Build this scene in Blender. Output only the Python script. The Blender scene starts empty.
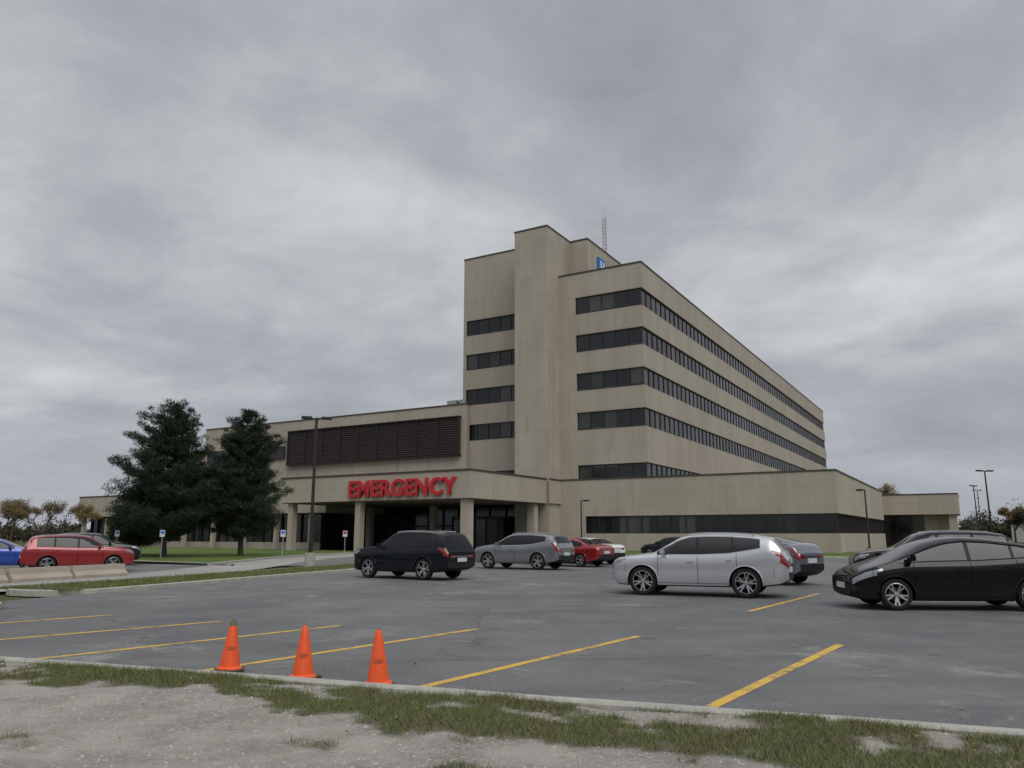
import bpy, bmesh, math, random
import numpy as np
from mathutils import Vector, Matrix, noise
random.seed(7); rng=np.random.default_rng(7)
scene=bpy.context.scene
COL=scene.collection
# ---------------------------------------------------------------- node helpers
class NT:
    def __init__(s,nt): s.nt=nt
    def n(s,t,**kw):
        nd=s.nt.nodes.new(t)
        for k,v in kw.items(): setattr(nd,k,v)
        return nd
    def l(s,a,b): s.nt.links.new(a,b)
    def setin(s,sock,v):
        if isinstance(v,bpy.types.NodeSocket): s.l(v,sock)
        else: sock.default_value=v
    def m(s,op,a,b=None,c=None,clamp=False):
        nd=s.n('ShaderNodeMath',operation=op,use_clamp=clamp)
        s.setin(nd.inputs[0],a)
        if b is not None: s.setin(nd.inputs[1],b)
        if c is not None: s.setin(nd.inputs[2],c)
        return nd.outputs[0]
    def mix(s,f,a,b,bt='MIX'):
        nd=s.n('ShaderNodeMix',data_type='RGBA',blend_type=bt)
        s.setin(nd.inputs[0],f)
        s.setin(nd.inputs[6],a if isinstance(a,bpy.types.NodeSocket) else (*a,1))
        s.setin(nd.inputs[7],b if isinstance(b,bpy.types.NodeSocket) else (*b,1))
        return nd.outputs[2]
    def noise(s,vec,scale,detail=4,rough=.55,dist=0):
        nd=s.n('ShaderNodeTexNoise')
        if vec is not None: s.l(vec,nd.inputs['Vector'])
        nd.inputs['Scale'].default_value=scale; nd.inputs['Detail'].default_value=detail
        nd.inputs['Roughness'].default_value=rough; nd.inputs['Distortion'].default_value=dist
        return nd.outputs[0]
    def ss(s,v,a,b,o0=0.,o1=1.):
        nd=s.n('ShaderNodeMapRange',interpolation_type='SMOOTHSTEP')
        s.setin(nd.inputs[0],v)
        for i,x in zip((1,2,3,4),(a,b,o0,o1)): nd.inputs[i].default_value=x
        return nd.outputs[0]
    def mapv(s,vec,sc):
        nd=s.n('ShaderNodeMapping'); s.l(vec,nd.inputs[0]); nd.inputs['Scale'].default_value=sc
        return nd.outputs[0]
    def sep(s,v):
        nd=s.n('ShaderNodeSeparateXYZ'); s.l(v,nd.inputs[0]); return nd.outputs
def newmat(name):
    m=bpy.data.materials.new(name); m.use_nodes=True
    nt=m.node_tree; b=nt.nodes['Principled BSDF']
    return m,NT(nt),b
def simple(name,col,rough=.6,metal=0,coat=0,var=.12,scale=3,bump=0,spec=.5,coatr=.05):
    m,h,b=newmat(name)
    tc=h.n('ShaderNodeTexCoord')
    nz=h.noise(tc.outputs['Object'],scale,3)
    c2=tuple(min(1,c*(1+var)) for c in col); c1=tuple(c*(1-var) for c in col)
    h.l(h.mix(nz,c1,c2),b.inputs['Base Color'])
    b.inputs['Roughness'].default_value=rough; b.inputs['Metallic'].default_value=metal
    b.inputs['Coat Weight'].default_value=coat; b.inputs['Coat Roughness'].default_value=coatr
    b.inputs['Specular IOR Level'].default_value=spec
    if bump:
        bp=h.n('ShaderNodeBump'); bp.inputs['Strength'].default_value=bump; bp.inputs['Distance'].default_value=.02
        h.l(h.noise(tc.outputs['Object'],scale*8,4),bp.inputs['Height']); h.l(bp.outputs[0],b.inputs['Normal'])
    return m
# concrete cladding
def wallmat(name,c1,c2,jw=1.52,jh=2.06):
    m,h,b=newmat(name); tc=h.n('ShaderNodeTexCoord'); o=tc.outputs['Object']
    nx=h.m('ABSOLUTE',h.sep(tc.outputs['Normal'])[0])
    X,Y,Z=h.sep(o)
    sel=h.m('GREATER_THAN',nx,.5)
    c=h.m('ADD',h.m('MULTIPLY',sel,Y),h.m('MULTIPLY',h.m('SUBTRACT',1.,sel),X))
    fr=h.m('ABSOLUTE',h.m('SUBTRACT',h.m('FRACT',h.m('DIVIDE',c,jw)),.5))
    j1=h.m('GREATER_THAN',fr,.5-.022/jw)
    fz=h.m('ABSOLUTE',h.m('SUBTRACT',h.m('FRACT',h.m('DIVIDE',h.m('ADD',Z,.33),jh)),.5))
    j2=h.m('MULTIPLY',h.m('GREATER_THAN',fz,.5-.03/jh),.8)
    j=h.m('MAXIMUM',j1,j2)
    wn=h.n('ShaderNodeTexWhiteNoise',noise_dimensions='2D')
    cmb=h.n('ShaderNodeCombineXYZ'); h.l(h.m('FLOOR',h.m('ADD',h.m('DIVIDE',c,jw),.5)),cmb.inputs[0]); h.l(h.m('FLOOR',h.m('DIVIDE',Z,4.12)),cmb.inputs[1])
    h.l(cmb.outputs[0],wn.inputs['Vector'])
    st=h.noise(h.mapv(o,(1,1,.14)),.9,4,.65)
    big=h.noise(o,.12,3)
    fine=h.noise(o,7,4,.7)
    f=h.m('ADD',h.m('MULTIPLY',st,.4),h.m('ADD',h.m('MULTIPLY',big,.4),h.m('MULTIPLY',fine,.3)))
    f=h.m('ADD',f,h.m('MULTIPLY',h.m('SUBTRACT',wn.outputs[0],.5),.15))
    f=h.ss(f,.3,.85)
    col=h.mix(f,c1,c2)
    stain=h.ss(st,.52,.74,0,.36)
    col=h.mix(stain,col,tuple(x*.55 for x in c1))
    col=h.mix(h.m('MULTIPLY',j,.26),col,tuple(x*.35 for x in c1))
    h.l(col,b.inputs['Base Color']); b.inputs['Roughness'].default_value=.88
    bp=h.n('ShaderNodeBump'); bp.inputs['Strength'].default_value=.35; bp.inputs['Distance'].default_value=.03
    h.l(fine,bp.inputs['Height']); h.l(bp.outputs[0],b.inputs['Normal'])
    return m
M_wall=wallmat('concrete_cladding',(.350,.310,.252),(.462,.415,.342))
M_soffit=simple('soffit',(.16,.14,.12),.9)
M_coping=simple('coping_metal',(.06,.048,.04),.6)
M_bronze=simple('bronze_frame',(.030,.026,.023),.5)
M_louvre=simple('louvre',(.066,.052,.053),.6)
M_red=simple('red_sign',(.48,.020,.028),.5,var=.05)
M_white=simple('white_paint',(.75,.75,.74),.5)
M_steel=simple('galv_steel',(.4,.41,.42),.45,.6)
M_pole=simple('bronze_pole',(.03,.026,.022),.5,.3)
M_blue=simple('blue_sign',(.02,.16,.5),.4)
M_conc=simple('kerb_concrete',(.37,.36,.32),.9,var=.4,scale=4,bump=.5)
def glassmat():
    m,h,b=newmat('window_glass'); tc=h.n('ShaderNodeTexCoord'); o=tc.outputs['Object']
    X,Y,Z=h.sep(o); nx=h.m('ABSOLUTE',h.sep(tc.outputs['Normal'])[0]); sel=h.m('GREATER_THAN',nx,.5)
    c=h.m('ADD',h.m('MULTIPLY',sel,Y),h.m('MULTIPLY',h.m('SUBTRACT',1.,sel),X))
    wn=h.n('ShaderNodeTexWhiteNoise',noise_dimensions='2D')
    cmb=h.n('ShaderNodeCombineXYZ'); h.l(h.m('FLOOR',h.m('DIVIDE',c,1.5)),cmb.inputs[0]); h.l(h.m('FLOOR',h.m('DIVIDE',Z,4.12)),cmb.inputs[1])
    h.l(cmb.outputs[0],wn.inputs['Vector'])
    f=h.ss(wn.outputs[0],.5,1.,0,1)
    h.l(h.mix(f,(.012,.013,.016),(.06,.06,.057)),b.inputs['Base Color'])
    b.inputs['Roughness'].default_value=.12; b.inputs['Specular IOR Level'].default_value=.5
    bp=h.n('ShaderNodeBump'); bp.inputs['Strength'].default_value=.12; bp.inputs['Distance'].default_value=.05
    h.l(h.noise(o,.7,2),bp.inputs['Height']); h.l(bp.outputs[0],b.inputs['Normal'])
    return m
M_glass=glassmat()
# ---------------------------------------------------------------- mesh helpers
def link(o,parent=None):
    COL.objects.link(o)
    if parent is not None: o.parent=parent
    return o
def empty(name,loc=(0,0,0),rz=0):
    e=bpy.data.objects.new(name,None); e.location=loc; e.rotation_euler=(0,0,rz); e.empty_display_size=.5
    return link(e)
def box(bm,x0,x1,y0,y1,z0,z1,mi=0):
    v=[bm.verts.new(p) for p in ((x0,y0,z0),(x1,y0,z0),(x1,y1,z0),(x0,y1,z0),(x0,y0,z1),(x1,y0,z1),(x1,y1,z1),(x0,y1,z1))]
    for f in ((0,3,2,1),(4,5,6,7),(0,1,5,4),(1,2,6,5),(2,3,7,6),(3,0,4,7)):
        bm.faces.new([v[i] for i in f]).material_index=mi
def bmobj(name,bm,mats,parent=None,smooth=None):
    me=bpy.data.meshes.new(name); bm.to_mesh(me); bm.free()
    for m in mats: me.materials.append(m)
    if smooth is not None:
        me.polygons.foreach_set('use_smooth',[True]*len(me.polygons)); me.set_sharp_from_angle(angle=math.radians(smooth))
    return link(bpy.data.objects.new(name,me),parent)
def polysheet(name,pts,z,mat,parent=None):
    bm=bmesh.new(); f=bm.faces.new([bm.verts.new((p[0],p[1],z)) for p in pts]); bm.normal_update()
    if f.normal.z<0: f.normal_flip()
    bmesh.ops.triangulate(bm,faces=bm.faces[:])
    return bmobj(name,bm,[mat],parent)
def sweep(name,pts,w,z0,z1,mat,closed=False,parent=None):
    pts=[Vector((p[0],p[1])) for p in pts]; n=len(pts); bm=bmesh.new(); rings=[]
    for i in range(n):
        a=pts[(i-1)%n] if (closed or i>0) else pts[i]; c=pts[(i+1)%n] if (closed or i<n-1) else pts[i]
        d=(c-a).normalized(); q=Vector((-d.y,d.x))
        zt=z1+.006*noise.noise(Vector((pts[i].x,pts[i].y,0))); b=.02
        ring=[(q*w/2,z0),(q*w/2,zt-b),(q*(w/2-b),zt),(-q*(w/2-b),zt),(-q*w/2,zt-b),(-q*w/2,z0)]
        rings.append([bm.verts.new((pts[i].x+o.x,pts[i].y+o.y,z)) for o,z in ring])
    for i in range(n if closed else n-1):
        A=rings[i];B=rings[(i+1)%n]
        for j in range(5): bm.faces.new((A[j],B[j],B[j+1],A[j+1]))
    if not closed:
        bm.faces.new(rings[0]); bm.faces.new(rings[-1])
    bmesh.ops.recalc_face_normals(bm,faces=bm.faces[:])
    return bmobj(name,bm,[mat],parent)
def tube(bm,p0,p1,r0,r1,n=8,mi=0,cap=True):
    p0=Vector(p0);p1=Vector(p1);d=(p1-p0).normalized()
    u=d.orthogonal().normalized(); v=d.cross(u)
    A=[];B=[]
    for i in range(n):
        a=2*math.pi*i/n; o=u*math.cos(a)+v*math.sin(a)
        A.append(bm.verts.new(p0+o*r0)); B.append(bm.verts.new(p1+o*r1))
    for i in range(n):
        bm.faces.new((A[i],A[(i+1)%n],B[(i+1)%n],B[i])).material_index=mi
    if cap:
        bm.faces.new(A[::-1]).material_index=mi; bm.faces.new(B).material_index=mi
def lathe(bm,prof,n=28,axis='Y',center=(0,0,0),mis=None):
    cx,cy,cz=center; rings=[]
    for (r,h_) in prof:
        ring=[]
        for i in range(n):
            a=2*math.pi*i/n
            if axis=='Y': p=(cx+r*math.cos(a),cy+h_,cz+r*math.sin(a))
            else: p=(cx+r*math.cos(a),cy+r*math.sin(a),cz+h_)
            ring.append(bm.verts.new(p))
        rings.append(ring)
    for k in range(len(prof)-1):
        for i in range(n):
            f=bm.faces.new((rings[k][i],rings[k][(i+1)%n],rings[k+1][(i+1)%n],rings[k+1][i]))
            f.material_index=mis[k] if mis else 0
    return rings
def npmesh(name,verts,nper,mats,parent=None):
    F=len(verts); me=bpy.data.meshes.new(name)
    me.vertices.add(F*nper); me.vertices.foreach_set('co',verts.reshape(-1).astype(np.float32))
    me.loops.add(F*nper); me.loops.foreach_set('vertex_index',np.arange(F*nper,dtype=np.int32))
    me.polygons.add(F); me.polygons.foreach_set('loop_start',np.arange(0,F*nper,nper,dtype=np.int32))
    me.update(calc_edges=True)
    for m in mats: me.materials.append(m)
    return link(bpy.data.objects.new(name,me),parent)
# ---------------------------------------------------------------- frames
O=Vector((1.8,7.62)); K=Vector((.942,-.335)).normalized(); Nn=Vector((-K.y,K.x))
def P(k,n): q=O+K*k+Nn*n; return (q.x,q.y)
# ---------------------------------------------------------------- ground mats
def asphaltmat():
    m,h,b=newmat('asphalt'); tc=h.n('ShaderNodeTexCoord'); o=tc.outputs['Object']
    big=h.noise(o,.11,5,.62,.6); med=h.noise(o,.7,5,.68,.3); gr=h.noise(o,45,2,.8); gr2=h.noise(o,160,1,.8)
    f=h.m('ADD',h.m('MULTIPLY',big,.55),h.m('MULTIPLY',med,.45)); f=h.ss(f,.38,.62)
    col=h.mix(f,(.078,.079,.082),(.168,.168,.167))
    col=h.mix(h.ss(gr,.35,.75,0,.65),col,(.27,.27,.263))
    col=h.mix(h.ss(gr2,.45,.7,0,.55),col,(.04,.04,.042))
    pt=h.ss(h.noise(o,.30,7,.78,.5),.55,.66,0,.55); col=h.mix(pt,col,(.30,.295,.275))
    rot=h.n('ShaderNodeMapping'); h.l(o,rot.inputs[0]); rot.inputs['Rotation'].default_value=(0,0,math.radians(19.5)); rot.inputs['Scale'].default_value=(.12,1.5,1)
    sk_=h.ss(h.noise(rot.outputs[0],1.,5,.65),.5,.7,0,.3); col=h.mix(sk_,col,(.06,.06,.062))
    ol=h.ss(h.noise(o,1.1,2,.5),.66,.76,0,.5); col=h.mix(ol,col,(.042,.042,.043))
    wv=h.n('ShaderNodeVectorMath',operation='ADD'); nz=h.n('ShaderNodeTexNoise'); nz.inputs['Scale'].default_value=.8; nz.inputs['Detail'].default_value=4
    h.l(o,nz.inputs['Vector']); sc=h.n('ShaderNodeVectorMath',operation='SCALE'); h.l(nz.outputs[1],sc.inputs[0]); sc.inputs['Scale'].default_value=1.5
    h.l(o,wv.inputs[0]); h.l(sc.outputs[0],wv.inputs[1])
    vo=h.n('ShaderNodeTexVoronoi',feature='DISTANCE_TO_EDGE'); vo.inputs['Scale'].default_value=.15; h.l(wv.outputs[0],vo.inputs['Vector'])
    cr=h.ss(vo.outputs['Distance'],.001,.0042,.55,0); 
    cr=h.m('MULTIPLY',cr,h.ss(big,.42,.54))
    col=h.mix(cr,col,(.035,.035,.035))
    h.l(col,b.inputs['Base Color'])
    h.l(h.ss(med,.3,.7,.62,.88),b.inputs['Roughness']); b.inputs['Specular IOR Level'].default_value=.35
    bp=h.n('ShaderNodeBump'); bp.inputs['Strength'].default_value=.6; bp.inputs['Distance'].default_value=.007
    h.l(h.m('ADD',gr,gr2),bp.inputs['Height']); h.l(bp.outputs[0],b.inputs['Normal'])
    return m
M_asph=asphaltmat()
def paintmat(name,c,wear):
    m,h,b=newmat(name); o=h.n('ShaderNodeTexCoord').outputs['Object']
    w=h.m('ADD',h.m('MULTIPLY',h.noise(o,3,5,.7),.6),h.m('MULTIPLY',h.noise(o,40,3,.8),.4))
    f=h.ss(w,wear,wear+.12)
    h.l(h.mix(f,c,(.14,.138,.13)),b.inputs['Base Color']); b.inputs['Roughness'].default_value=.75
    return m
M_yel=paintmat('yellow_marking',(.62,.39,.06),.49); M_yelw=paintmat('yellow_marking_worn',(.50,.38,.13),.43); M_wht=paintmat('white_marking',(.42,.42,.40),.44)
def grassmat(name,c1,c2,c3,sc=1.):
    m,h,b=newmat(name); o=h.n('ShaderNodeTexCoord').outputs['Object']
    a=h.noise(o,.35*sc,5,.65); c=h.noise(o,14*sc,4,.8)
    col=h.mix(h.ss(h.m('ADD',h.m('MULTIPLY',a,.5),h.m('MULTIPLY',c,.5)),.35,.65),c1,c2)
    col=h.mix(h.ss(h.noise(o,.9*sc,4,.7),.55,.7,0,.7),col,c3)
    h.l(col,b.inputs['Base Color']); b.inputs['Roughness'].default_value=.95; b.inputs['Specular IOR Level'].default_value=.1
    bp=h.n('ShaderNodeBump'); bp.inputs['Strength'].default_value=.8; bp.inputs['Distance'].default_value=.06
    h.l(c,bp.inputs['Height']); h.l(bp.outputs[0],b.inputs['Normal'])
    return m
M_lawn=grassmat('lawn_grass',(.075,.115,.03),(.13,.18,.055),(.18,.175,.085))
M_field=grassmat('field',(.06,.075,.03),(.10,.105,.05),(.13,.11,.06),.2)
def drivemat():
    m,h,b=newmat('driveway_concrete'); o=h.n('ShaderNodeTexCoord').outputs['Object']
    f=h.m('ADD',h.m('MULTIPLY',h.noise(o,.3,5,.65),.6),h.m('MULTIPLY',h.noise(o,9,4,.8),.4))
    h.l(h.mix(h.ss(f,.35,.65),(.24,.235,.215),(.36,.35,.32)),b.inputs['Base Color']); b.inputs['Roughness'].default_value=.9
    return m
M_drive=drivemat()
# ---------------------------------------------------------------- ground
S=2500
polysheet('ground',[(-S,-S),(S,-S),(S,S),(-S,S)],-.08,M_field)
polysheet('parking_lot_asphalt',[P(-17.9,0),P(70,0),P(70,51),P(-17.9,51)],0,M_asph)
polysheet('parking_lot_asphalt',[P(-32,27.5),P(-17.9,27.5),P(-17.9,62),P(-32,62)],-.004,M_asph)
polysheet('side_lot_asphalt',[P(-70,-8),P(-24.6,-8),P(-24.6,31),P(-70,31)],-.008,M_asph)
def catmull(pts,per=8):
    out=[]; n=len(pts); pts=[Vector(p) for p in pts]
    for i in range(n-1):
        p0=pts[max(i-1,0)];p1=pts[i];p2=pts[i+1];p3=pts[min(i+2,n-1)]
        for j in range(per):
            t=j/per; out.append(.5*((2*p1)+(-p0+p2)*t+(2*p0-5*p1+4*p2-p3)*t*t+(-p0+3*p1-3*p2+p3)*t**3))
    out.append(pts[-1]); return out
def ribbon(name,pts,wl,wr,z,mat):
    bm=bmesh.new(); prev=None
    for i,p in enumerate(pts):
        a=pts[max(i-1,0)]; c=pts[min(i+1,len(pts)-1)]; d=(c-a).normalized(); q=Vector((-d.y,d.x))
        L=bm.verts.new((*(p+q*wl),z)); R=bm.verts.new((*(p-q*wr),z))
        if prev: bm.faces.new((prev[1],R,L,prev[0]))
        prev=(L,R)
    return bmobj(name,bm,[mat])
dc=catmull([P(-22.8,-12),P(-22.8,4),P(-22.9,15),P(-25,23),P(-28.5,32),P(-31.5,42),P(-32,52),P(-27,64)])
ribbon('driveway_road',dc,1.9,1.9,.008,M_drive)
edge=[ (p+Vector((-(dc[min(i+1,len(dc)-1)]-dc[max(i-1,0)]).normalized().y,(dc[min(i+1,len(dc)-1)]-dc[max(i-1,0)]).normalized().x))*2.05) for i,p in enumerate(dc)]
edge=[e for e in edge if (e-O).dot(Nn)>26.5]
left=[(e.x,e.y) for e in edge]
polysheet('lawn',[P(-26.8,26.5)]+left+[(-16,76),(-35,92),(-75,108),P(-95,40),P(-95,32),P(-60,31.5)],.1,M_lawn)
sweep('kerb',[P(-60,31.5),P(-40,30),P(-26.8,26.3)]+left,.16,-.05,.12,M_conc)
def roundrect(k0,k1,n0,n1,r=1.2,m=6):
    out=[]
    for (ck,cn,a0) in ((k1-r,n0+r,-90),(k1-r,n1-r,0),(k0+r,n1-r,90),(k0+r,n0+r,180)):
        for i in range(m+1):
            a=math.radians(a0+90*i/m); out.append(P(ck+r*math.cos(a),cn+r*math.sin(a)))
    return out
def island(name,k0,k1,n0,n1,r=1.2):
    pts=roundrect(k0,k1,n0,n1,r); e=empty(name)
    sweep('kerb_edge',pts,.16,-.05,.13,M_conc,True,e); polysheet('turf',pts,.115,M_lawn,e); return e
island('grass_island',-20.9,-17.8,8.6,29.0,1.3)
island('grass_island',-20.9,-15.7,-6,5.6,1.2)
polysheet('lawn',[P(-16,51),P(70,51),P(70,72),(60,90),(30,70),(4,83),P(-16,60)],.1,M_lawn)
sweep('kerb',[P(-16,58),P(-15.4,52),P(-14.5,51),P(70,51)],.16,-.05,.13,M_conc)
sweep('kerb',[P(k,-.08+.02*math.sin(k*.9)) for k in np.arange(-34,60,.5)],.17,-.1,.075,M_conc)
# ---------------------------------------------------------------- markings
mk=bmesh.new()
def seg(a,c,w,mi,z=.004):
    a=Vector(a);c=Vector(c);d=(c-a).normalized();q=Vector((-d.y,d.x))*w/2
    f=mk.faces.new([mk.verts.new((p.x,p.y,z)) for p in (a+q,a-q,c-q,c+q)]); f.material_index=mi
for a,c in (((1.78,7.72),(4.97,12.2)),((-1.15,8.7),(2.07,13.2)),((-3.95,9.75),(-.6,14.2)),((-6.5,10.72),(-3.15,14.7)),((-9.1,11.8),(-5.6,15.4)),((-11.6,12.9),(-8.3,16.6)),((4.62,6.75),(7.85,11.2))):
    seg(a,c,.13,0)
D=Vector((math.sin(math.radians(34.7)),math.cos(math.radians(34.7))))
def addst(k,n0,n1,w,mi):
    p=Vector(P(k,n0)); e=p+D*((n1-n0)/D.dot(Nn)); seg(p,e,w,mi)
addst(-.1,10.3,16.2,.12,0)
for i in range(2,5): addst(-.25+i*2.93,10.3,15.4,.12,0)
for i in range(4,7): addst(-3.1-i*2.93,9.3,14.5,.10,1)
for i in range(3,5): addst(-1.6-i*2.93,16.5,21.0,.10,2)
for i in range(0,10): addst(-14+i*2.93,24.5,29.5,.11,1)
for i in range(0,12): addst(-8+i*2.93,33.5,43,.11,1)
mk.normal_update()
bmobj('parking_markings',mk,[M_yel,M_yelw,M_wht])
# ---------------------------------------------------------------- verge
def gmask(k,n):
    v=.80*noise.noise(Vector((k*.55,n*1.1,3.1)))+.65*noise.noise(Vector((k*1.9,n*2.3,9.2)))+.45*noise.noise(Vector((k*5,n*6,1.2)))
    v+= .26*max(0,1-abs(n+.5)/1.15)
    v-= .95*math.exp(-((k+5.1)**2/1.7+(n+1.75)**2/.5))
    v+= .42*math.exp(-((k+1.8)**2/6+(n+1.15)**2/.35))
    v+= .50*math.exp(-((k+7.3)**2/1.6+(n+.8)**2/.4))
    v+= .25*math.exp(-((k-3.3)**2/2+(n+.7)**2/.3))
    if n<-1.6: v-=min(.35,(-1.6-n)*.5)
    return v
def vz(k,n): return .05+.045*noise.noise(Vector((k*.6,n*.6,0)))+.014*noise.noise(Vector((k*4,n*4,5)))+(.02 if n<-.3 else 0)
ks=np.arange(-22,22,.11); ns=np.arange(-9,-.12,.11)
bm=bmesh.new(); gl=bm.verts.layers.float.new('grass'); grid=[]
for n_ in ns:
    row=[]
    for k_ in ks:
        x,y=P(k_,n_); v=bm.verts.new((x,y,vz(k_,n_))); v[gl]=gmask(k_,n_); row.append(v)
    grid.append(row)
for i in range(len(ns)-1):
    for j in range(len(ks)-1):
        bm.faces.new((grid[i][j],grid[i][j+1],grid[i+1][j+1],grid[i+1][j]))
bmesh.ops.recalc_face_normals(bm,faces=bm.faces[:])
def vergemat():
    m,h,b=newmat('gravel_verge'); o=h.n('ShaderNodeTexCoord').outputs['Object']
    at=h.n('ShaderNodeAttribute',attribute_name='grass')
    vo=h.n('ShaderNodeTexVoronoi'); vo.inputs['Scale'].default_value=42; h.l(o,vo.inputs['Vector'])
    vc=h.sep(vo.outputs['Color'])[0]
    a=h.noise(o,1.3,6,.7); fine=h.noise(o,90,4,.8)
    col=h.mix(h.ss(a,.35,.65),(.27,.245,.205),(.45,.42,.36))
    col=h.mix(h.ss(vc,0,1,0,.5),col,(.5,.48,.44)); col=h.mix(h.ss(fine,.5,.75,0,.7),col,(.12,.105,.08))
    soil=h.mix(fine,(.06,.06,.03),(.16,.15,.085))
    f=h.ss(h.m('ADD',at.outputs['Fac'],h.m('MULTIPLY',h.m('SUBTRACT',fine,.5),.6)),-.12,.3,0,.8)
    h.l(h.mix(f,col,soil),b.inputs['Base Color']); b.inputs['Roughness'].default_value=.95
    bp=h.n('ShaderNodeBump'); bp.inputs['Strength'].default_value=.9; bp.inputs['Distance'].default_value=.02
    h.l(h.m('ADD',vo.outputs['Distance'],fine),bp.inputs['Height']); h.l(bp.outputs[0],b.inputs['Normal'])
    return m
vg=bmobj('gravel_verge',bm,[vergemat()])
vg.data.polygons.foreach_set('use_smooth',[True]*len(vg.data.polygons))
polysheet('verge_ground',[P(-60,-60),P(60,-60),P(60,-.1),P(-60,-.1)],-.03,M_field)
def leafmat(name,c1,c2,c3,rough=.7,sc=1.,trans=.0):
    m,h,b=newmat(name); g=h.n('ShaderNodeNewGeometry'); o=h.n('ShaderNodeTexCoord').outputs['Object']
    col=h.mix(g.outputs['Random Per Island'],c1,c2)
    col=h.mix(h.ss(h.noise(o,sc,3,.6),.42,.62),col,c3)
    h.l(col,b.inputs['Base Color']); b.inputs['Roughness'].default_value=rough; b.inputs['Specular IOR Level'].default_value=.2
    return m
M_blade=leafmat('grass_blades',(.08,.125,.03),(.20,.205,.08),(.15,.15,.06),.6,2.)
def blades(name,samples,hmin,hmax,w,mat):
    n=len(samples); s=np.array(samples); a=rng.uniform(0,2*np.pi,n); hh=rng.uniform(hmin,hmax,n)*rng.uniform(.5,1.15,n); ln=rng.normal(0,.6,(n,2))*hh[:,None]
    d=np.stack([np.cos(a),np.sin(a),np.zeros(n)],1)*(w*rng.uniform(.6,1.4,n))[:,None]
    tip=s+np.concatenate([ln,hh[:,None]],1)
    return npmesh(name,np.stack([s-d,s+d,tip],1),3,[mat])
sm=[]
tries=0
while len(sm)<85000 and tries<600000:
    tries+=1
    k=random.uniform(-9,6); n=-.14-random.random()**1.2*3.6
    g=gmask(k,n)
    if g>-.04+random.random()**.7*.42 :
        x,y=P(k,n)
        if y<4.5: continue
        sm.append((x,y,vz(k,n)-.005))
blades('grass_tufts',sm,.012,.085,.0032,M_blade)
sm=[]
for i in range(26000):
    k=random.uniform(-20.8,-17.9); n=8.7+random.random()**1.5*20; x,y=P(k,n); sm.append((x,y,.11))
for i in range(9000):
    k=random.uniform(-20.8,-15.9); n=random.uniform(0,5.4); x,y=P(k,n); sm.append((x,y,.11))
blades('grass_tufts',sm,.04,.12,.009,leafmat('strip_blades',(.08,.12,.03),(.15,.19,.06),(.18,.17,.09),.7,1.))
pv=[]
oct_=np.array([[1,0,0],[0,1,0],[-1,0,0],[0,-1,0],[0,0,1]],float)
for i in range(7000):
    k=random.uniform(-9,6); n=-.2-random.random()*3.6
    if gmask(k,n)>.12: continue
    x,y=P(k,n); r=random.choice((.004,.006,.008,.008,.012,.016))*random.uniform(.7,1.3); a=random.random()*6.28
    R=np.array([[math.cos(a),-math.sin(a),0],[math.sin(a),math.cos(a),0],[0,0,.7]])
    q=(oct_*r*np.array([random.uniform(.8,1.4),1,1]))@R.T+np.array([x,y,vz(k,n)])
    for t in ((0,1,4),(1,2,4),(2,3,4),(3,0,4)): pv.append(q[list(t)])
for i in range(900):
    k=random.uniform(-10,6); n=.02+abs(random.gauss(0,.25)); x,y=P(k,n); r=random.uniform(.003,.008)
    q=oct_*r+np.array([x,y,.003])
    for t in ((0,1,4),(1,2,4),(2,3,4),(3,0,4)): pv.append(q[list(t)])
npmesh('pebbles',np.array(pv),3,[simple('pebble',(.38,.36,.32),.85,var=.5,scale=30)])
lv=[]
for i in range(330):
    k=random.uniform(-9,6); n=-.1-random.random()*3 if random.random()<.75 else random.uniform(0,3)
    x,y=P(k,n); z=(vz(k,n)+.03) if n<-.15 else .01; r=random.uniform(.01,.028); a=random.random()*6.28
    c=np.array([x,y,z]); e=np.array([math.cos(a),math.sin(a),random.uniform(-.3,.5)])*r; f=np.array([-math.sin(a),math.cos(a),random.uniform(-.3,.3)])*r*.6
    lv.append([c-e,c-f,c+e,c+f])
npmesh('fallen_leaves',np.array(lv),4,[leafmat('dead_leaf',(.25,.13,.04),(.42,.28,.08),(.2,.1,.04),.7,3)])
# ---------------------------------------------------------------- building
TH=math.radians(59.6)
bld=empty('hospital_building',(13.2,75,0),TH)
W=bmesh.new();G=bmesh.new();F=bmesh.new();C=bmesh.new();L=bmesh.new()
bands=[(6.7,8.54),(12.12,13.97),(16.24,18.1),(20.38,22.24),(24.5,26.35)]
LEN=114
zs=[-.5]
for a,b_ in bands: zs+= [a,b_]
zs.append(29.)
sp=[(zs[i],zs[i+1]) for i in range(0,len(zs),2)]
for i,(a,b_) in enumerate(sp):
    box(W,0,LEN,0,9.5,a,b_)
    if i<len(sp)-1: box(W,1.8,LEN,9.5,23,a,b_)
box(W,1.8,30,9.5,23,26.35,34); box(W,30,LEN,9.5,23,26.35,29)
box(W,3,29.9,7.3,9.5,29,34)
box(W,-2.5,3,9.5,13.5,-.5,34.05)
for a,b_ in bands:
    box(W,0.002,LEN-.1,7.5,9.498,a,b_); box(W,1.802,3,22.6,22.998,a,b_)
box(G,.22,LEN-.22,.22,7.4,0,28.5); box(G,2.02,LEN-.3,9.6,22.9,0,26.6)
def mull_s(s,t0,t1,a,b_,step=1.5,d=.2):
    n=max(1,round((t1-t0)/step))
    for i in range(n+1):
        t=t0+(t1-t0)*i/n; box(F,s-.03,s+d,t-.035,t+.035,a,b_)
    box(F,s-.02,s+d-.01,t0,t1,a,a+.07); box(F,s-.02,s+d-.01,t0,t1,b_-.07,b_)
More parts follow.
